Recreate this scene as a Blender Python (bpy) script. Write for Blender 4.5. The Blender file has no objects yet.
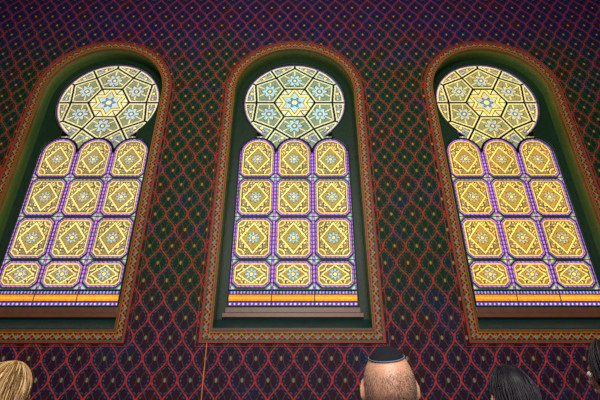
import bpy, bmesh, math, random
import numpy as np
from mathutils import Vector, Matrix
random.seed(4); rng=np.random.default_rng(5)
sc=bpy.context.scene
try:
    sc.view_settings.view_transform='Standard'; sc.view_settings.look='None'
except Exception: pass
CAMZ=1.15; DW=6.0; DG=6.3
# ------------------------------------------------------------ node helper
class NT:
    def __init__(s,name):
        s.m=bpy.data.materials.new(name); s.m.use_nodes=True
        s.t=s.m.node_tree; s.t.nodes.clear()
        s.out=s.t.nodes.new('ShaderNodeOutputMaterial')
        s.b=s.t.nodes.new('ShaderNodeBsdfPrincipled')
        s.t.links.new(s.b.outputs[0],s.out.inputs[0])
    def put(s,inp,v):
        if isinstance(v,bpy.types.NodeSocket): s.t.links.new(v,inp)
        else:
            if isinstance(v,(tuple,list)) and len(v)==3 and inp.type=='RGBA': v=(*v,1)
            inp.default_value=v
    def ma(s,op,a,b=None,c=None,clamp=False):
        n=s.t.nodes.new('ShaderNodeMath'); n.operation=op; n.use_clamp=clamp
        s.put(n.inputs[0],a)
        if b is not None: s.put(n.inputs[1],b)
        if c is not None: s.put(n.inputs[2],c)
        return n.outputs[0]
    def mix(s,f,a,b,mode='MIX'):
        n=s.t.nodes.new('ShaderNodeMix'); n.data_type='RGBA'; n.blend_type=mode
        s.put(n.inputs[0],f); s.put(n.inputs[6],a); s.put(n.inputs[7],b)
        return n.outputs[2]
    def step(s,x,lo,hi):
        n=s.t.nodes.new('ShaderNodeMapRange'); n.interpolation_type='SMOOTHSTEP'
        s.put(n.inputs[0],x); n.inputs[1].default_value=lo; n.inputs[2].default_value=hi
        return n.outputs[0]
    def band(s,x,c,w,e):
        d=s.ma('ABSOLUTE',s.ma('SUBTRACT',x,c))
        return s.ma('SUBTRACT',1.0,s.step(d,w,w+e))
    def obj(s):
        n=s.t.nodes.new('ShaderNodeTexCoord'); sp=s.t.nodes.new('ShaderNodeSeparateXYZ')
        s.t.links.new(n.outputs['Object'],sp.inputs[0]); return n.outputs['Object'],sp.outputs
    def uv(s):
        n=s.t.nodes.new('ShaderNodeTexCoord'); sp=s.t.nodes.new('ShaderNodeSeparateXYZ')
        s.t.links.new(n.outputs['UV'],sp.inputs[0]); return sp.outputs
    def noise(s,vec,scale,detail=3,rough=.6):
        n=s.t.nodes.new('ShaderNodeTexNoise'); s.t.links.new(vec,n.inputs['Vector'])
        n.inputs['Scale'].default_value=scale; n.inputs['Detail'].default_value=detail; n.inputs['Roughness'].default_value=rough
        return n.outputs['Fac']
    def bump(s,h,strength,dist=.01):
        n=s.t.nodes.new('ShaderNodeBump'); n.inputs['Strength'].default_value=strength; n.inputs['Distance'].default_value=dist
        s.t.links.new(h,n.inputs['Height']); s.t.links.new(n.outputs[0],s.b.inputs['Normal'])
    def set(s,**k):
        for a,v in k.items(): s.put(s.b.inputs[a.replace('_',' ')],v)
def simple(name,col,rough=.6,nscale=12,var=.35,metal=0,spec=.5):
    n=NT(name); v,_=n.obj(); f=n.noise(v,nscale)
    c=n.mix(f,tuple(x*(1-var) for x in col),tuple(min(1,x*(1+var)) for x in col))
    n.set(Base_Color=c,Roughness=rough,Metallic=metal)
    n.b.inputs['Specular IOR Level'].default_value=spec
    n.bump(f,.2); return n.m

# ------------------------------------------------------------ wall material
def ogee_wall(name):
    n=NT(name); vec,o=n.obj(); x,z=o[0],o[1]   # local x, local y(height)
    P=.170; H=.54
    wob=n.ma('MULTIPLY',n.ma('SUBTRACT',n.noise(vec,3,1),.5),.02)
    u=n.ma('DIVIDE',n.ma('ADD',x,wob),P); v=n.ma('DIVIDE',z,H)
    cos0=n.ma('COSINE',n.ma('MULTIPLY',v,2*math.pi))
    cs=n.ma('MULTIPLY',cos0,.48)
    d1=n.ma('PINGPONG',n.ma('SUBTRACT',u,cs),1.0)
    d2=n.ma('PINGPONG',n.ma('SUBTRACT',n.ma('ADD',u,cs),1.0),1.0)
    d=n.ma('MINIMUM',d1,d2)
    line=n.band(d,0,.055,.05)
    cg=n.ma('MULTIPLY',n.ma('COSINE',n.ma('ADD',n.ma('MULTIPLY',v,2*math.pi),math.pi)),.34)
    g1=n.ma('PINGPONG',n.ma('SUBTRACT',u,cg),1.0)
    g2=n.ma('PINGPONG',n.ma('SUBTRACT',n.ma('ADD',u,cg),1.0),1.0)
    gold=n.band(n.ma('MINIMUM',g1,g2),0,.018,.03)
    line2=n.band(d,.23,.035,.035)
    dash=n.step(n.ma('SINE',n.ma('MULTIPLY',z,2*math.pi/.05)),-.5,.1)
    bead=n.ma('MULTIPLY',line2,dash)
    def dist(uo,vo):
        a=n.ma('MULTIPLY',n.ma('PINGPONG',n.ma('SUBTRACT',u,uo),1.0),P)
        b=n.ma('MULTIPLY',n.ma('PINGPONG',n.ma('SUBTRACT',v,vo),.5),H)
        return a,b
    a1,b1=dist(.5,.5); a2,b2=dist(1.5,0.0)
    def r(a,b,k): return n.ma('SQRT',n.ma('ADD',n.ma('MULTIPLY',a,a),n.ma('MULTIPLY',n.ma('MULTIPLY',b,b),k)))
    rr=n.ma('MINIMUM',r(a1,b1,.35),r(a2,b2,.35))
    dot=n.band(rr,0,.013,.008)
    h=z
    big=n.noise(vec,.9,3); fine=n.noise(vec,30,4,.75); fine2=n.noise(vec,70,2,.7)
    hz=n.ma('ADD',h,n.ma('MULTIPLY',n.ma('SUBTRACT',big,.5),2.2))
    top=n.step(hz,6.8,8.5); low=n.ma('SUBTRACT',1.0,n.step(hz,1.9,3.4))
    g=n.mix(top,(.0035,.016,.008),(.009,.005,.030))
    g=n.mix(low,g,(.015,.004,.014))
    hue=n.noise(vec,2.3,2)
    g=n.mix(n.ma('MULTIPLY',n.step(hue,.5,.66),.7),g,(.030,.005,.004))
    hue2=n.noise(vec,1.7,2,.4)
    g=n.mix(n.ma('MULTIPLY',n.step(hue2,.54,.70),.6),g,(.005,.009,.036))
    lc=n.mix(top,(.225,.026,.010),(.19,.017,.026))
    lc=n.mix(low,lc,(.27,.024,.028))
    lc=n.mix(n.ma('MULTIPLY',n.step(hue2,.52,.68),.5),lc,(.15,.014,.065))
    c=n.mix(n.ma('MULTIPLY',gold,.6),g,n.mix(low,n.mix(top,(.085,.055,.012),(.055,.030,.045)),(.075,.045,.035)))
    c=n.mix(n.ma('MULTIPLY',bead,.85),c,n.mix(top,n.mix(low,(.014,.085,.042),(.02,.06,.12)),(.02,.030,.13)))
    c=n.mix(n.ma('MULTIPLY',line,n.step(fine,.25,.5)),c,lc)
    c=n.mix(n.ma('MULTIPLY',dot,.9),c,n.mix(low,(.24,.17,.02),(.18,.15,.09)))
    c=n.mix(.9,c,n.mix(fine,(.05,.05,.05),(2.0,2.0,2.0)),'MULTIPLY')
    c=n.mix(.6,c,n.mix(fine2,(.1,.1,.1),(2.0,2.0,2.0)),'MULTIPLY')
    n.set(Base_Color=c,Roughness=.6); n.b.inputs['Specular IOR Level'].default_value=.10
    n.bump(n.ma('ADD',line,n.ma('MULTIPLY',fine,.6)),.3,.01)
    return n.m
MWALL=ogee_wall('stencilled_ogee_plaster')

# ------------------------------------------------------------ utilities
def link(o): sc.collection.objects.link(o); return o
def mesh_obj(name,verts,faces,mat=None,smooth=False,parent=None,loc=None):
    me=bpy.data.meshes.new(name); me.from_pydata([tuple(v) for v in verts],[],[tuple(f) for f in faces]); me.update()
    if mat: me.materials.append(mat)
    if smooth: me.polygons.foreach_set('use_smooth',[True]*len(me.polygons))
    o=link(bpy.data.objects.new(name,me))
    if parent: o.parent=parent
    if loc: o.location=loc
    return o
def to_mesh(o):
    dg=bpy.context.evaluated_depsgraph_get(); e=o.evaluated_get(dg)
    me=bpy.data.meshes.new_from_object(e); name=o.name
    par=o.parent; mw=o.matrix_basis.copy(); mats=[m for m in o.data.materials]
    bpy.data.objects.remove(o); n=link(bpy.data.objects.new(name,me)); n.matrix_basis=mw; n.parent=par
    if not me.materials:
        for m in mats: me.materials.append(m)
    return n
def tube(name,paths,r,mat,parent=None,cyc=True,res=2,asmesh=True):
    cu=bpy.data.curves.new(name,'CURVE'); cu.dimensions='3D'; cu.bevel_depth=r; cu.bevel_resolution=res
    for p in paths:
        s=cu.splines.new('POLY'); s.points.add(len(p)-1)
        for i,q in enumerate(p): s.points[i].co=(*q,1)
        s.use_cyclic_u=cyc
    cu.materials.append(mat); o=link(bpy.data.objects.new(name,cu))
    if parent: o.parent=parent
    return to_mesh(o) if asmesh else o
def box(bm,x0,x1,y0,y1,z0,z1):
    r=bmesh.ops.create_cube(bm,size=1)
    for v in r['verts']:
        v.co=Vector(((x0+x1)/2+v.co.x*(x1-x0),(y0+y1)/2+v.co.y*(y1-y0),(z0+z1)/2+v.co.z*(z1-z0)))
def bm_obj(name,bm,mat,parent=None,bevel=0):
    me=bpy.data.meshes.new(name); bm.to_mesh(me); bm.free(); me.materials.append(mat)
    o=link(bpy.data.objects.new(name,me))
    if parent: o.parent=parent
    if bevel:
        m=o.modifiers.new('b','BEVEL'); m.width=bevel; m.segments=2
    return o
def empty(name,loc=(0,0,0)):
    o=link(bpy.data.objects.new(name,None)); o.location=loc; return o

# ------------------------------------------------------------ window geometry (local: x, height h above eye level)
CC=5.43; RO=1.28; RI=1.12; HB_IN=1.11; HB_OUT=.94
WX=[-3.69,-.105,3.60]
def arch(half,bottom,seg=48,top=CC):
    p=[(-half,bottom),(-half,top)]
    for i in range(1,seg): 
        a=math.pi-math.pi*i/seg; p.append((half*math.cos(a),top+half*math.sin(a)))
    p+= [(half,top),(half,bottom)]
    return p
cu=bpy.data.curves.new('wall_front','CURVE'); cu.dimensions='2D'; cu.fill_mode='BOTH'; cu.extrude=.04
def spl(pts):
    s=cu.splines.new('POLY'); s.points.add(len(pts)-1)
    for i,(a,b) in enumerate(pts): s.points[i].co=(a,b,0,1)
    s.use_cyclic_u=True
WH=10.6
spl([(-9,0),(9,0),(9,WH),(-9,WH)])
for cx in WX: spl([(cx+a,b+CAMZ) for a,b in arch(RI,HB_IN)])
cu.materials.append(MWALL)
wf=link(bpy.data.objects.new('wall_front',cu)); wf.rotation_euler=(math.pi/2,0,0); wf.location=(0,DW+.04,0)
wf=to_mesh(wf)

def plain(name,vs,mat): return mesh_obj(name,vs,[(0,1,2,3)],mat)
MPL=simple('dark_painted_plaster',(.07,.04,.05),.7,4)
n=NT('oak_parquet'); v,o=n.obj()
br=n.t.nodes.new('ShaderNodeTexBrick'); n.t.links.new(v,br.inputs['Vector']); br.inputs['Scale'].default_value=3
br.inputs['Color1'].default_value=(.16,.07,.03,1); br.inputs['Color2'].default_value=(.10,.045,.02,1); br.inputs['Mortar'].default_value=(.02,.01,.01,1)
br.inputs['Mortar Size'].default_value=.01
n.set(Base_Color=br.outputs[0],Roughness=.35); MFL=n.m
plain('floor',[(-9,-6,0),(9,-6,0),(9,6.0,0),(-9,6.0,0)],MFL)
plain('ceiling',[(-9,-6,WH),(-9,6.0,WH),(9,6.0,WH),(9,-6,WH)],MPL)
plain('wall_back',[(-9,-6,0),(-9,-6,WH),(9,-6,WH),(9,-6,0)],MPL)
plain('wall_left',[(-9,-6,0),(-9,6,0),(-9,6,WH),(-9,-6,WH)],MPL)
plain('wall_right',[(9,-6,0),(9,-6,WH),(9,6,WH),(9,6,0)],MPL)
MWOOD=simple('dark_walnut',(.10,.035,.018),.4,9)
bm=bmesh.new(); box(bm,-8.99,8.99,5.95,5.995,0.002,.2); box(bm,-8.99,8.99,5.93,5.995,.2,.23); bm_obj('baseboard_front',bm,MWOOD,bevel=.006)

# ------------------------------------------------------------ glass colour field
L=lambda r,g,b: np.array([(c/255)**2.2 for c in (r,g,b)])
LEAD=L(10,20,20)
def glass_inside(x,h):
    c=np.hypot(x,h-CC)<.985
    c|=(np.abs(x)<.975)&(h>1.5)&(h<4.27)
    for k in (-1,0,1): c|=np.hypot(x-k*.65,h-4.27)<.325
    c|=(np.abs(x)<.72)&(h>4.3)&(h<4.85)
    return c
def make_field(tint):
    def put(col,mask,c): col[mask]=c
    s=.0078
    xs=np.arange(-.99,.99+s/2,s); hs=np.arange(1.48,6.43+s/2,s)
    X,Hh=np.meshgrid(xs,hs); x=X.ravel(); h=Hh.ravel()
    N=len(x); col=np.tile(L(96,110,84),(N,1))
    panelc,panelb,violet,rosA,rosB,acc=tint
    DK=panelb*.13
    low=(h<4.27)|((np.abs(x)<.975)&(h<4.6)&((np.hypot(x,h-4.27)<.325)|(np.hypot(x-.65,h-4.27)<.325)|(np.hypot(x+.65,h-4.27)<.325)))
    rows=[(1.775,2.245),(2.245,2.995),(2.995,3.745),(3.745,4.595)]
    k=np.clip(np.round(x/.65),-1,1); lx=x-k*.65
    for ri,(a,b) in enumerate(rows):
        m=low&(h>=a)&(h<b)
        if ri==3:
            hc=4.13; lz=h-hc; hb=.355
            e_box=np.maximum(np.abs(lx)-.300,a+.02-h)
            e_ch=(np.abs(lx)+(a+.02-h)-.300+.07)/1.414
            sd=np.maximum(e_box,e_ch)
            sd=np.where(h>4.27,np.hypot(lx,h-4.27)-.300,sd)
        else:
            hc=(a+b)/2; lz=h-hc; hb=(b-a)/2-.020
            sd=np.maximum(np.maximum(np.abs(lx)-.300,np.abs(lz)-hb),(np.abs(lx)+np.abs(lz)-.300-hb+.085)/1.414)
        D=-sd
        put(col,m&(D<0),L(95,125,100))
        cd=np.minimum(np.abs(np.abs(lx)-.325)+np.abs(h-a),np.abs(np.abs(lx)-.325)+np.abs(h-b))
        put(col,m&(D<0)&(cd<.085),acc)
        put(col,m&(D<0)&(cd<.03),L(90,120,150))
        put(col,m&(D>=-.012)&(D<.008),LEAD)
        bead=np.sin((h+lx)*2*math.pi/.07)>-.4
        put(col,m&(D>=.008)&(D<.029),L(90,95,185)); put(col,m&(D>=.008)&(D<.029)&bead,violet)
        put(col,m&(D>=.029)&(D<.038),LEAD*1.5)
        inn=m&(D>=.038)
        put(col,inn,panelc)
        core=inn&(D>.068)
        put(col,core,panelb)
        w1=np.sin(lx*2*math.pi/.085+1.5*np.sin(lz*2*math.pi/.16)); w2=np.sin(np.abs(lz)*2*math.pi/.09+1.5*np.sin(np.abs(lx)*2*math.pi/.14))
        put(col,core&(np.abs(w1)<.27),DK*1.6); put(col,core&(np.abs(w2)<.25),DK*1.6)
        put(col,core&(w1*w2>.35),panelc*1.05)
        put(col,core&(w1*w2<-.75),L(135,125,160))
        put(col,inn&(np.abs(D-.066)<.006),DK)
        rc_=np.hypot(np.abs(lx)-.235,np.abs(lz)-(hb-.06))
        put(col,core&(rc_<.115),panelb*.7); put(col,core&(np.abs(rc_-.10)<.014),panelc*1.1); put(col,core&(np.abs(rc_-.118)<.007),DK)
        put(col,core&(rc_<.05),L(205,150,110))
        vz=min(.26,hb-.07)
        q=np.abs(lx)/.205+np.abs(lz)/vz
        qs=np.maximum(np.abs(lx)/.14,np.abs(lz)/(vz*.68))
        put(col,core&(qs<1.10)&(q<1.45),DK); put(col,core&(qs<1.0)&(q<1.45),panelc*1.1)
        put(col,core&(np.abs(q-1.0)<.14),DK); put(col,core&(np.abs(q-1.0)<.085),panelc*1.3)
        put(col,core&(q<.86),panelb*1.0)
        th=np.arctan2(lz,lx); rr=np.hypot(lx,lz)
        pet=.078+.024*np.cos(8*th)
        put(col,core&(q<.86)&(rr<pet+.014),DK); put(col,core&(q<.86)&(rr<pet),acc*.95)
        put(col,core&(rr<.042),L(120,60,60)); put(col,core&(rr<.028),panelc*1.3)
    m=low&(h<1.775)
    put(col,m,L(40,70,150))
    put(col,m&(h>1.745),LEAD); put(col,m&(h>1.70)&(h<1.742),L(50,75,170)); put(col,m&(h>1.70)&(h<1.742)&(np.sin(x*2*math.pi/.05)>.2),L(170,150,215))
    put(col,m&(h>1.685)&(h<1.70),LEAD)
    put(col,m&(h>1.590)&(h<1.685),L(228,148,40)); put(col,m&(h>1.63)&(h<1.645),L(245,190,90))
    put(col,m&(h>1.575)&(h<1.59),LEAD)
    put(col,m&(h>1.52)&(h<1.575),L(80,65,165)); put(col,m&(h>1.53)&(h<1.565)&(np.abs(np.mod(x,.065)-.0325)+np.abs(h-1.547)<.022),L(215,190,235))
    put(col,m&(h<1.52),LEAD)
    jb=np.minimum(np.abs(np.abs(x)-.325),np.abs(np.abs(x)-.967))
    vb=low&(h>1.775)&(jb<.015)&(h<4.3); put(col,vb,L(100,90,190)); put(col,vb&(np.sin(h*2*math.pi/.07)>-.3),violet*1.15)
    put(col,low&(h>1.775)&(np.abs(jb-.018)<.004),LEAD)
    ros=~low
    X0=x[ros]; Z0=h[ros]-CC
    seeds=[(0,0,.09)]
    for i in range(6):
        a=math.radians(60*i+30); seeds.append((.56*math.cos(a),.56*math.sin(a),.02))
    for i in range(12):
        a=math.radians(30*i+15); seeds.append((.93*math.cos(a),.93*math.sin(a),-.03))
    S=np.array(seeds); d=(X0[:,None]-S[:,0])**2+(Z0[:,None]-S[:,1])**2-S[:,2]
    idx=np.argsort(d,axis=1); i0=idx[:,0]; i1=idx[:,1]
    dd=np.take_along_axis(d,idx[:,:2],1)
    sep=np.hypot(S[i0,0]-S[i1,0],S[i0,1]-S[i1,1]); ed=(dd[:,1]-dd[:,0])/(2*sep)
    rim=.985-np.hypot(X0,Z0); ed=np.minimum(ed,np.where(Z0<-.7,9,rim-.02))
    SC=S.copy(); SC[7:,:2]*=.93
    rc=np.hypot(X0-SC[i0,0],Z0-SC[i0,1]); th=np.arctan2(Z0-SC[i0,1],X0-SC[i0,0])
    cr=np.tile(rosA,(len(X0),1))
    cr[(ed>.055)]=rosB
    cool=rosB*.45+L(120,130,150)*.6
    cr[(ed>.055)&(i0>6)&(i0%2==0)]=cool
    cr[(ed>.050)&(ed<.060)]=LEAD*2
    blue=L(95,130,180); lil=L(150,135,175)
    pet=np.where(i0>6,.072,.118)+.034*np.cos(6*th)
    k_=(ed>.06)
    cr[(np.abs(np.cos(3*th))<.18)&k_]=rosA*1.05
    cr[(rc<pet+.016)&k_]=LEAD*2; cr[(rc<pet)&k_]=acc
    cr[(rc<pet)&k_&(i0>6)]=lil*.6+acc*.4
    mid=k_&(i0<=6)
    cr[(rc<.062)&mid]=blue; cr[(rc<.040)&k_]=LEAD*2; cr[(rc<.030)&k_]=panelc*1.2
    c0=i0==0; R=np.hypot(X0,Z0); T=np.arctan2(Z0,X0)
    tri=lambda ph: np.max([X0*math.cos(ph+2*math.pi*j/3)+Z0*math.sin(ph+2*math.pi*j/3) for j in range(3)],axis=0)
    st=np.minimum(tri(math.pi/2),tri(-math.pi/2))
    cr[c0&(ed>.02)]=rosA
    cr[c0&(ed>.02)&(np.abs(np.sin(3*T))<.1)]=LEAD*2
    cr[c0&(ed>.02)&(st<.205)]=LEAD; cr[c0&(ed>.02)&(st<.190)]=panelc*1.1
    cr[c0&(st<.145)]=LEAD; cr[c0&(st<.132)]=acc
    cr[c0&(R<.105+.03*np.cos(6*T))]=LEAD*2; cr[c0&(R<.090+.03*np.cos(6*T))]=blue; cr[c0&(R<.05)]=panelc*1.4
    cr[ed<.019]=LEAD; cr[(rim<.022)&(Z0>-.8)]=LEAD
    e2=(rim>.022)&(rim<.038)&(Z0>-.75); cr[e2]=violet*.6
    col[ros]=cr
    for kk in (-1,0,1):
        dd_=np.hypot(x-kk*.65,h-4.27); put(col,(h>=4.27)&(dd_>.312)&(dd_<.336),LEAD)
    col*=rng.uniform(.55,1.2,(N,1))
    return xs,hs,x,h,np.clip(col,0,1)
def glass_mesh(name,tint):
    xs,hs,x,h,col=make_field(tint); nx,ny=len(xs),len(hs)
    ins=glass_inside(x,h).reshape(ny,nx)
    q=ins[:-1,:-1]&ins[1:,1:]
    j,i=np.nonzero(q); a=j*nx+i
    F=np.stack([a,a+1,a+1+nx,a+nx],1)
    used=np.unique(F); mp=-np.ones(nx*ny,int); mp[used]=np.arange(len(used)); F=mp[F]
    V=np.stack([x[used],np.zeros(len(used)),h[used]],1)
    me=bpy.data.meshes.new(name); me.vertices.add(len(V)); me.vertices.foreach_set('co',V.ravel())
    me.loops.add(F.size); me.loops.foreach_set('vertex_index',F.ravel())
    me.polygons.add(len(F)); me.polygons.foreach_set('loop_start',np.arange(len(F))*4)
    me.update(calc_edges=True)
    ca=me.color_attributes.new('glasscol','FLOAT_COLOR','POINT')
    ca.data.foreach_set('color',np.hstack([col[used],np.ones((len(used),1))]).ravel())
    return me
n=NT('stained_glass'); at=n.t.nodes.new('ShaderNodeAttribute'); at.attribute_name='glasscol'
v,o=n.obj(); f1=n.noise(v,1.6,2); f2=n.noise(v,45,3,.7); f3=n.noise(v,3.1,1)
c=n.mix(1.0,at.outputs['Color'],n.mix(f1,(.6,.64,.62),(1.4,1.28,1.1)),'MULTIPLY')
c=n.mix(1.0,c,n.mix(f3,(1.15,.92,.8),(.88,1.08,1.2)),'MULTIPLY')
c=n.mix(1.0,c,n.mix(f2,(.4,.4,.4),(1.5,1.5,1.5)),'MULTIPLY')
n.set(Base_Color=n.mix(1.0,c,(.3,.3,.3),'MULTIPLY'),Roughness=.5,Emission_Color=c,Emission_Strength=1.35)
n.b.inputs['Specular IOR Level'].default_value=.05
MGLASS=n.m
n=NT('painted_border'); o=n.uv(); u,vv=o[0],o[1]
tri=n.ma('PINGPONG',n.ma('DIVIDE',u,.07),1.0)
dz=n.ma('ABSOLUTE',n.ma('SUBTRACT',vv,n.ma('ADD',n.ma('MULTIPLY',tri,.40),.30)))
zig=n.ma('SUBTRACT',1.0,n.step(dz,.05,.10))
tri2=n.ma('PINGPONG',n.ma('ADD',n.ma('DIVIDE',u,.07),1.0),1.0)
dz2=n.ma('ABSOLUTE',n.ma('SUBTRACT',vv,n.ma('ADD',n.ma('MULTIPLY',tri2,.40),.30)))
zig2=n.ma('SUBTRACT',1.0,n.step(dz2,.05,.10))
c=n.mix(zig,(.005,.018,.010),(.36,.035,.012))
c=n.mix(zig2,c,(.28,.15,.015))
dotm=n.ma('MULTIPLY',n.band(vv,.5,.05,.03),n.band(n.ma('PINGPONG',n.ma('DIVIDE',u,.07),1.0),1.0,.2,.1))
c=n.mix(dotm,c,(.08,.15,.28))
c=n.mix(n.band(vv,.08,.05,.02),c,(.28,.014,.010)); c=n.mix(n.band(vv,.92,.05,.02),c,(.24,.018,.010))
c=n.mix(n.band(vv,.19,.02,.02),c,(.015,.09,.05)); c=n.mix(n.band(vv,.81,.02,.02),c,(.22,.14,.02))
v3,_=n.obj(); f=n.noise(v3,30,4,.7)
c=n.mix(.8,c,n.mix(f,(.15,.15,.15),(1.8,1.8,1.8)),'MULTIPLY')
n.set(Base_Color=c,Roughness=.5); n.b.inputs['Specular IOR Level'].default_value=.2; n.bump(zig,.3); MBORD=n.m
MRAIL=simple('red_gilt_moulding',(.20,.026,.010),.45,30,.5,spec=.2)
MRAIL2=simple('olive_gilt_moulding',(.12,.085,.012),.4,30,.5,spec=.3)
n=NT('green_reveal_painted_glow'); v,o=n.obj(); f=n.noise(v,1.4,3); f2=n.noise(v,18,4)
edge=n.step(o[1],DW+.02,DW+.16)
c=n.mix(f,(.005,.085,.035),(.09,.15,.016))  # green paint, with a yellow-green window glow mixed into its colour
c=n.mix(edge,(.14,.13,.012),c)  # same glow painted as a gradient, olive-gold at the room edge
c=n.mix(n.band(o[1],DW+.03,.014,.006),c,(.20,.03,.01))
c=n.mix(n.ma('MULTIPLY',n.band(o[1],DW+.19,.012,.006),.7),c,(.10,.07,.01))
c=n.mix(.6,c,n.mix(f2,(.3,.3,.3),(1.5,1.5,1.5)),'MULTIPLY')
n.set(Base_Color=c,Roughness=.35); n.bump(f2,.15); MREV=n.m
MFRAME=simple('dark_green_window_frame',(.005,.020,.008),.45,14,.5,spec=.2)
MLEAD=simple('lead_came',(.010,.016,.014),.5,20)
MSILL=simple('teal_painted_sill',(.008,.028,.026),.4,10,.5,spec=.3)

tints=[
 (L(226,208,136),L(160,140,86),L(196,125,205),L(220,216,172),L(132,136,104),L(180,196,196)),
 (L(232,212,134),L(164,144,78),L(188,120,215),L(210,218,178),L(124,140,116),L(168,204,210)),
 (L(242,206,112),L(180,142,66),L(196,122,214),L(228,218,148),L(148,142,90),L(192,194,158))]
def path_strip(name,outer,inner,y0,y1,mat,parent):
    V=[];F=[];n_=len(outer); arc=[0]
    for i in range(n_):
        a=outer[i]; b=outer[(i+1)%n_]; arc.append(arc[-1]+math.dist(a,b))
    for (a,b),(c_,d_) in zip(outer,inner): V+=[(a,y0,b),(c_,y1,d_)]
    uvs=[]
    for i in range(n_):
        j=(i+1)%n_; F.append((2*i,2*j,2*j+1,2*i+1)); uvs+=[(arc[i],0),(arc[i+1],0),(arc[i+1],1),(arc[i],1)]
    ob=mesh_obj(name,V,F,mat,parent=parent); l=ob.data.uv_layers.new(name='UVMap')
    for k,q in enumerate(uvs): l.data[k].uv=q
    return ob
def dens(path,step=.1):
    out=[]
    for i in range(len(path)):
        a=np.array(path[i]); b=np.array(path[(i+1)%len(path)]); k=max(1,int(round(np.linalg.norm(b-a)/step)))
        for j in range(k): out.append(tuple(a+(b-a)*j/k))
    return out
def glass_outline():
    P=[(-.975,1.5)]
    P.append((-.975,4.27))
    for i in range(1,14):
        a=math.pi-math.pi*.5*i/12
        P.append((-.65+.325*math.cos(a),4.27+.325*math.sin(a)))
    P=[p for p in P if not(p[0]>-.655 and p[1]>4.3)]
    P.append((-.70,4.60))
    a_start=math.pi+math.asin((CC-4.74)/.985); a_end=-math.asin((CC-4.74)/.985)
    for i in range(61):
        a=a_start+(a_end-a_start)*i/60; P.append((.985*math.cos(a),CC+.985*math.sin(a)))
    R=[(-a,b) for a,b in P if a<-.64 and b<4.65]
    return P+R[::-1]
GO=glass_outline()
for wi,cx in enumerate(WX):
    W=empty('window_%d'%(wi+1),(cx,0,CAMZ))
    g=link(bpy.data.objects.new('stained_glass_lights',glass_mesh('stained_glass_%d'%wi,tints[wi]))); g.data.materials.append(MGLASS); g.parent=W; g.location=(0,DG,0)
    c2=bpy.data.curves.new('frame_sheet','CURVE'); c2.dimensions='2D'; c2.fill_mode='BOTH'; c2.extrude=.015
    for pts in (arch(RI+.01,1.20),GO):
        s=c2.splines.new('POLY'); s.points.add(len(pts)-1)
        for i,(a,b) in enumerate(pts): s.points[i].co=(a,b,0,1)
        s.use_cyclic_u=True
    c2.materials.append(MFRAME); fo=link(bpy.data.objects.new('frame_sheet',c2)); fo.rotation_euler=(math.pi/2,0,0); fo.location=(0,DG-.018,0); fo.parent=W
    to_mesh(fo)
    tube('glazing_rim',[[(a,DG-.035,b) for a,b in GO]],.014,MFRAME,W)
    o_=arch(RI-.002,HB_IN)
    V=[];F=[]
    for a,b in o_: V+=[(a,DW-.0,b),(a,DG,b)]
    for i in range(len(o_)-1): F.append((2*i,2*i+1,2*i+3,2*i+2))
    mesh_obj('reveal',V,F,MREV,parent=W)
    V=[(-RI+.01,DW,HB_IN),(RI-.01,DW,HB_IN),(RI-.01,DW,HB_IN+.03),(-RI+.01,DW,HB_IN+.03),(-RI+.01,DG,HB_IN),(RI-.01,DG,HB_IN),(RI-.01,DG-.01,1.33),(-RI+.01,DG-.01,1.33)]
    mesh_obj('sloped_sill',V,[(0,1,2,3),(3,2,6,7),(0,3,7,4),(1,5,6,2),(4,7,6,5),(0,4,5,1)],MSILL,parent=W)
    bm=bmesh.new(); box(bm,-1.04,1.04,DG-.09,DG-.02,1.33,1.40); box(bm,-1.0,1.0,DG-.07,DG-.02,1.40,1.485); bm_obj('bottom_rail',bm,MWOOD,W,bevel=.008)
    oo=dens(arch(RO,HB_OUT))
    def inn(p):
        a,b=p
        if b>CC: 
            v_=np.array([a,b-CC]); v_=v_/np.linalg.norm(v_)*RI; return (v_[0],CC+v_[1])
        return (max(-RI,min(RI,a)),max(HB_IN,b))
    ii=[inn(p) for p in oo]
    path_strip('painted_border',oo,ii,DW-.012,DW-.012,MBORD,W)
    tube('outer_moulding',[[(a,DW-.010,b) for a,b in arch(RO,HB_OUT)]],.012,MRAIL,W)
    tube('inner_moulding',[[(a,DW-.010,b) for a,b in arch(RI,HB_IN)]],.011,MRAIL2,W)
    tube('outer_bead',[[(a,DW-.002,b) for a,b in arch(RO+.05,HB_OUT-.05)]],.007,MRAIL,W)
    P=[]
    for e in (-.325,.325): P.append([(e,DG-.01,1.5),(e,DG-.01,1.80)])
    for z_ in (1.76,2.245,2.995,3.745): P.append([(-.975,DG-.012,z_),(.975,DG-.012,z_)])
    tube('saddle_bars',P,.007,MLEAD,W,cyc=False)
    Q=[]
    for k in (-1,0,1):
        for (a,b) in [(1.795,2.225),(2.265,2.975),(3.015,3.725)]:
            X_=.300;c_=.085
            Q.append([(k*.65+sx,DG-.008,sz) for sx,sz in [(-X_,a+c_),(-X_+c_,a),(X_-c_,a),(X_,a+c_),(X_,b-c_),(X_-c_,b),(-X_+c_,b),(-X_,b-c_)]])
        ar=[(k*.65-.23,3.765),(k*.65-.300,3.835)]+[(k*.65+.300*math.cos(math.pi-math.pi*i/20),4.27+.300*math.sin(math.pi-math.pi*i/20)) for i in range(21)]+[(k*.65+.300,3.835),(k*.65+.23,3.765)]
        Q.append([(a,DG-.008,b) for a,b in ar])
    tube('lead_cames',Q,.0065,MLEAD,W)
w=bpy.data.worlds.new('sky'); sc.world=w; w.use_nodes=True; w.node_tree.nodes['Background'].inputs[0].default_value=(.5,.6,.8,1); w.node_tree.nodes['Background'].inputs[1].default_value=.3

MCAB=simple('orange_brown_cable',(.42,.12,.03),.5,20)
tube('wall_cable',[[(-1.27,DW-.02,CAMZ+.93),(-1.272,DW-.02,1.6),(-1.268,DW-.02,1.0),(-1.27,DW-.02,.24)]],.010,MCAB,cyc=False)

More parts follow.
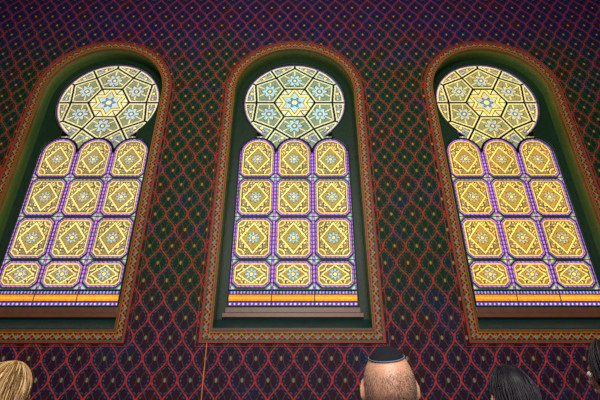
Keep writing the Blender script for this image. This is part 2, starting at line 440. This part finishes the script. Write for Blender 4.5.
# ------------------------------------------------------------ people
def sph(c,r,rot=None,nu=20,nv=12):
    V=[];F=[]
    for j in range(nv+1):
        t=math.pi*j/nv
        for i in range(nu):
            p=2*math.pi*i/nu; V.append(Vector((r[0]*math.sin(t)*math.cos(p),r[1]*math.sin(t)*math.sin(p),r[2]*math.cos(t))))
    for j in range(nv):
        for i in range(nu):
            a=j*nu+i;b=j*nu+(i+1)%nu; F.append((a,a+nu,b+nu,b))
    if rot: V=[rot@v for v in V]
    return [v+Vector(c) for v in V],F
def cap(a,b,ra,rb,n=16):
    a=Vector(a);b=Vector(b); d=(b-a); L_=d.length; q=d.to_track_quat('Z','Y').to_matrix()
    V=[];F=[]; prof=[]
    for j in range(7): t=math.pi/2*j/6; prof.append((ra*math.sin(t),-ra*math.cos(t)))
    for j in range(7): t=math.pi/2*j/6; prof.append((rb*math.cos(t),L_+rb*math.sin(t)))
    for r,z in prof:
        for i in range(n):
            p=2*math.pi*i/n; V.append(q@Vector((r*math.cos(p),r*math.sin(p),z))+a)
    for j in range(len(prof)-1):
        for i in range(n):
            x=j*n+i;y=j*n+(i+1)%n; F.append((x,y,y+n,x+n))
    return V,F
def loft(rings,n=28):
    V=[];F=[]
    for (cy,z,rx,ry) in rings:
        for i in range(n):
            p=2*math.pi*i/n; c=math.cos(p); s=math.sin(p)
            V.append(Vector((rx*math.copysign(abs(c)**.85,c),cy+ry*math.copysign(abs(s)**.85,s),z)))
    for j in range(len(rings)-1):
        for i in range(n):
            x=j*n+i;y=j*n+(i+1)%n; F.append((x,y,y+n,x+n))
    F.append(tuple(reversed(range(n)))); F.append(tuple(range((len(rings)-1)*n,len(rings)*n)))
    return V,F
def head_pt(x,y,z,hz,g=0.0):
    rx=.0765+g;ry=.097+g;rz=.116+g
    if z<0: rx*=1-.22*(-z)**1.6
    Y=y*ry
    if y>0: Y*=.93+.02*max(0,z)
    if y<0 and z<-.2: Y*=1-.42*min(1,(-z-.2)/.7)
    if y<0: Y-=.006*max(0,1-abs(z-.2)*1.6)
    if y>.3 and z<-.55: Y+=.014
    X=x*rx
    if y<0: X*=1.03
    for s in (-1,1):
        gg=math.exp(-(((x-s*.42)/.2)**2+((z-.0)/.14)**2))
        if y>0: Y-=.010*gg
    return Vector((X,Y+.015,z*rz+hz))
def head_mesh(hz):
    V,F=sph((0,0,0),(1,1,1),nu=48,nv=32)
    return [head_pt(*v,hz) for v in V],F
def person(name,loc,top,turn=0,female=False,skin=(.55,.30,.21),cloth=(.03,.03,.05),pants=(.02,.02,.03)):
    parts=[]; sh=top-.295; hz=top-.116
    sw=.175 if female else .205
    parts.append(loft([(0,.455,.15,.11),(0,.50,.175,.13),(.0,.60,.165,.125),(0,.70,.145 if not female else .13,.115),(0,sh-.22,.155 if not female else .14,.12),(0,sh-.10,.17*sw/.19,.118),(0,sh-.02,.165*sw/.2,.095),(0,sh+.03,.10,.075),(.0,sh+.065,.062,.06)]))
    parts.append(cap((0,-.0,sh+.0),(0,.012,hz-.05),.063 if not female else .052,.054 if not female else .046))
    parts.append(head_mesh(hz))
    parts.append(cap((0,.103,hz+.005),(0,.121,hz-.028),.007,.011)); parts.append(cap((-.012,.108,hz-.032),(.012,.108,hz-.032),.009,.009))
    parts.append(cap((-.035,.092,hz+.022),(.035,.092,hz+.022),.008,.008))
    parts.append(cap((-.017,.103,hz-.056),(.017,.103,hz-.056),.005,.005)); parts.append(cap((-.014,.102,hz-.066),(.014,.102,hz-.066),.006,.006))
    for s in (-1,1):
        rot=Matrix.Rotation(s*.45,3,'Z')@Matrix.Rotation(-.15,3,'X')
        parts.append(sph((s*.080,.012,hz-.006),(.0075,.018,.032),rot)); parts.append(sph((s*.075,.018,hz-.012),(.012,.010,.020)))
        S=(s*sw,0,sh-.05); E=(s*(sw+.05),.04,sh-.33); Wr=(s*.14,.27,.655)
        parts.append(cap((s*.09,0,sh-.01),S,.07,.064)); parts.append(cap(S,E,.060,.046)); parts.append(cap(E,Wr,.046,.030))
        Pm=(s*.115,.345,.632); parts.append(cap(Wr,Pm,.027,.026)) 
        for k in range(4):
            bx=s*(.083+.021*k); ln=[.030,.036,.033,.025][k]
            a=(bx,.355,.636);b=(bx,.355+ln,.632);c=(bx,.355+ln*1.7,.618);d=(bx,.355+ln*2.1,.604)
            parts.append(cap(a,b,.0095,.009,10)); parts.append(cap(b,c,.009,.008,10)); parts.append(cap(c,d,.008,.007,10))
            parts.append(cap(Wr,a,.014,.011,10))
        parts.append(cap((s*.11,.30,.640),(s*.068,.335,.628),.013,.010,10)); parts.append(cap((s*.068,.335,.628),(s*.055,.362,.618),.010,.008,10))
        parts.append(cap((s*.09,.0,.535),(s*.13,.43,.535),.088,.062)); parts.append(cap((s*.13,.43,.53),(s*.13,.44,.10),.060,.040))
        parts.append(cap((s*.13,.42,.045),(s*.14,.60,.035),.040,.032))
        parts.append(cap((s*.13,.44,.12),(s*.13,.44,.05),.040,.042))
    V=[];F=[]
    for v,f in parts:
        k=len(V); V+=v; F+=[tuple(i+k for i in q) for q in f]
    o=mesh_obj(name,V,F)
    m=o.modifiers.new('r','REMESH'); m.mode='VOXEL'; m.voxel_size=.0055; m.use_smooth_shade=True
    m=o.modifiers.new('s','SMOOTH'); m.factor=.5; m.iterations=4
    o=to_mesh(o); o.name=name; me=o.data
    ms=NT(name+'_skin'); v,oo_=ms.obj(); f=ms.noise(v,26,5,.65); 
    cc=ms.mix(f,tuple(c*.6 for c in skin),tuple(min(1,c*1.35) for c in skin))
    ms.set(Base_Color=cc,Roughness=.45); ms.b.inputs['Subsurface Weight'].default_value=.08; ms.bump(f,.15)
    me.materials.clear()
    me.materials.append(ms.m); me.materials.append(simple(name+'_cloth',cloth,.85,25)); me.materials.append(simple(name+'_trousers',pants,.85,25)); me.materials.append(simple(name+'_shoes',(.02,.015,.012),.35,25))
    n_=len(me.polygons); cen=np.zeros(n_*3); me.polygons.foreach_get('center',cen); cen=cen.reshape(-1,3)
    mi=np.ones(n_,int)
    collar=sh+.055-.12*cen[:,1]
    mi[(cen[:,2]>collar)&(np.abs(cen[:,0])<.14)]=0
    mi[(cen[:,2]<.60)&((cen[:,1]>.06)|(cen[:,2]<.5))]=2
    mi[(cen[:,1]>.265)&(cen[:,2]>.597)&(cen[:,2]<.70)]=0
    mi[cen[:,2]<.085]=3
    me.polygons.foreach_set('material_index',mi); me.polygons.foreach_set('use_smooth',[True]*n_)
    me_w=simple(name+'_eyes',(.7,.7,.68),.2,5)
    for s in (-1,1):
        v_,f_=sph((s*.032,.094,hz+.002),(.0125,.0125,.0125),nu=16,nv=10); mesh_obj('eye',v_,f_,me_w,True,parent=o)
        v_,f_=sph((s*.032,.1035,hz+.002),(.005,.004,.005),nu=12,nv=8); mesh_obj('iris',v_,f_,MLEAD,True,parent=o)
    o.location=loc; o.rotation_euler=(0,0,turn)
    return o,hz,sh
def hair(o,hz,sh,cols,length,thick=1.0,nst=520,flare_=.05):
    V,F=sph((0,0,0),(1,1,1),nu=40,nv=28); W=[]
    for v in V:
        W.append(Vector((v.x*.083*thick,v.y*.104*thick+.004,v.z*.120+hz+.003)))
    keep=[f for f in F if not all((W[i].y>.052 and W[i].z<hz+.055) for i in f) and not all(W[i].z<hz-.075 for i in f)]
    mats=[simple('hair_%d'%i,c_,.5,60,.5,spec=.25) for i,c_ in enumerate(cols)]
    mesh_obj('hair_shell',W,keep,mats[0],True,parent=o)
    groups=[[] for _ in mats]
    for k in range(nst):
        ph=random.uniform(0,2*math.pi)
        if math.sin(ph)>.62: continue
        pts=[]; rj=random.uniform(.98,1.05)*thick; x0=random.uniform(-.012,.012)
        wv=random.uniform(0,6); end=length*random.uniform(.8,1.05); amp=random.uniform(.001,.005)
        for t in np.linspace(.08,math.pi*.56,12):
            pts.append((x0*(1-t/2)+.0845*rj*math.sin(t)*math.cos(ph)+amp*math.sin(wv+t*5),.03*(1-t/1.6 if t<1.6 else 0)+.106*rj*math.sin(t)*math.sin(ph)+.002,hz+.003+.1225*(1+(rj/thick-1)*.7)*math.cos(t)))
        bx,by,bz=pts[-1]; m=10
        for i in range(1,m+1):
            q=i/m; zz=bz-end*q
            fl=1+flare_*math.sin(q*2.2)
            yy=by*fl+(-.03*q if by<0 else -.05*q)
            pts.append((bx*fl+amp*math.sin(wv+1.76*5+q*7),yy+amp*math.cos(wv+q*6)-amp*math.cos(wv),zz))
        groups[random.randrange(len(mats))].append(pts)
    for gr,mt in zip(groups,mats):
        t=tube('hair_strands',gr,.0022,mt,parent=o,cyc=False,res=0)
        t.data.polygons.foreach_set('use_smooth',[True]*len(t.data.polygons))
def cropped_hair(o,hz,cols,nst=9000):
    groups=[[] for _ in cols]; cnt=0
    while cnt<nst:
        z=random.uniform(-.62,.86); ph=random.uniform(0,2*math.pi); rr=math.sqrt(1-z*z)
        x=rr*math.cos(ph); y=rr*math.sin(ph)
        if y>.35 or (y>.05 and z<0): continue
        if random.random()>(1.0 if z<.25 else max(.10,1-(z-.25)*1.9)): continue
        p=head_pt(x,y,z,hz,-.001); nrm=Vector((x/.0765,y/.097,z/.116)).normalized()
        d_=(nrm*.45+Vector((random.uniform(-.2,.2),random.uniform(-.2,.2),-.9))).normalized()
        groups[random.randrange(len(cols))].append([tuple(p),tuple(p+d_*random.uniform(.004,.006))]); cnt+=1
    for gr,c_ in zip(groups,cols):
        tube('cropped_hair',gr,.00022,simple('cropped_hair_col',c_,.6,50,.4,spec=.2),parent=o,cyc=False,res=0)

def chair(name,loc,turn=0):
    bm=bmesh.new()
    box(bm,-.22,.22,-.19,.24,.415,.445)
    for sx in (-1,1):
        box(bm,sx*.20-.018,sx*.20+.018,.19,.226,0,.415)
        box(bm,sx*.20-.018,sx*.20+.018,-.215,-.18,0,.86)
        box(bm,sx*.20-.012,sx*.20+.012,-.18,.19,.16,.19)
    box(bm,-.2,.2,-.212,-.188,.76,.86); box(bm,-.2,.2,-.21,-.19,.56,.60)
    for k in range(5): box(bm,-.14+.07*k-.012,-.14+.07*k+.012,-.206,-.194,.6,.76)
    box(bm,-.2,.2,.2,.215,.18,.21); box(bm,-.2,.2,.2,.22,.37,.415); box(bm,-.2,.2,-.21,-.19,.37,.415)
    o=bm_obj(name,bm,MWOOD,bevel=.005); o.location=loc; o.rotation_euler=(0,0,turn); return o
def add(name,x,y,top,turn,**k):
    o,hz,sh=person(name,(x,y,0),top,turn,**k); chair('wooden_chair',(x,y,0),turn); return o,hz,sh
m1,hz,sh=add('seated_man',.270,1.38,CAMZ+.203,-.04,skin=(.52,.27,.17),cloth=(.035,.035,.05))
cropped_hair(m1,hz,[(.06,.04,.035),(.13,.09,.075),(.22,.16,.13)])
nn=44; ax=Matrix.Rotation(.27,3,'X')@Matrix.Rotation(-.06,3,'Y'); AMAX=.72
def kp_pt(t,p,g):
    d=ax@Vector((math.sin(t)*math.cos(p),math.sin(t)*math.sin(p),math.cos(t))); return head_pt(d.x,d.y,d.z,hz,g)
V=[];F=[]
for j in range(13):
    t=AMAX*j/12
    for i in range(nn): V.append(kp_pt(t,2*math.pi*i/nn,.0065-.003*j/12))
for j in range(12):
    for i in range(nn):
        a=j*nn+i;b=j*nn+(i+1)%nn; F.append((a,a+nn,b+nn,b))
MK=simple('black_velvet',(.010,.011,.016),.9,40,spec=.1); MKR=simple('kippah_trim',(.09,.16,.24),.7,60)
kp=mesh_obj('kippah',V,F,MK,True,parent=m1)
sm=kp.modifiers.new('s','SOLIDIFY'); sm.thickness=.003; sm.offset=-1
tube('kippah_trim',[[kp_pt(AMAX,a,.0035) for a in np.linspace(0,2*math.pi,48,endpoint=False)]],.0017,MKR,parent=m1)
w1,hz,sh=add('seated_woman',-1.14,1.75,CAMZ+.195,-.35,female=True,skin=(.5,.28,.2),cloth=(.12,.09,.06))
hair(w1,hz,sh,[(.13,.065,.02),(.30,.17,.06),(.55,.37,.17)],.20,1.0)
w2,hz,sh=add('seated_woman',.788,1.70,CAMZ+.175,.05,female=True,skin=(.42,.22,.15),cloth=(.03,.02,.03))
hair(w2,hz,sh,[(.004,.004,.008),(.008,.006,.012),(.016,.012,.018)],.26,.90)
m2,hz,sh=add('seated_man',1.252,1.77,CAMZ+.28,.5,skin=(.45,.24,.17),cloth=(.03,.05,.10))
hair(m2,hz,sh,[(.006,.005,.008),(.012,.009,.010),(.025,.017,.016)],.03,.97)

def area(name,loc,tgt,size,e,col):
    l=bpy.data.lights.new(name,'AREA'); l.size=size[0]; l.shape='RECTANGLE'; l.size_y=size[1]; l.energy=e; l.color=col
    o=link(bpy.data.objects.new(name,l)); o.location=loc; o.rotation_euler=(Vector(tgt)-Vector(loc)).to_track_quat('-Z','Y').to_euler(); return o
area('added_fill_high',(0,-2.5,7.0),(0,6,4.2),(5,2),800,(1,.95,.88))  # unseen fill added behind the camera to brighten the wall
area('added_fill_low',(0,-4,3.2),(0,6,2.5),(6,2),370,(1,.94,.9))  # second added fill, lower down, out of view, for the same wall

cam=bpy.data.cameras.new('camera'); cam.lens=25.2; cam.sensor_width=36
co=link(bpy.data.objects.new('camera',cam)); co.location=(0,0,CAMZ); co.rotation_euler=(math.radians(90+27.7),0,0); cam.clip_start=.05
sc.camera=co
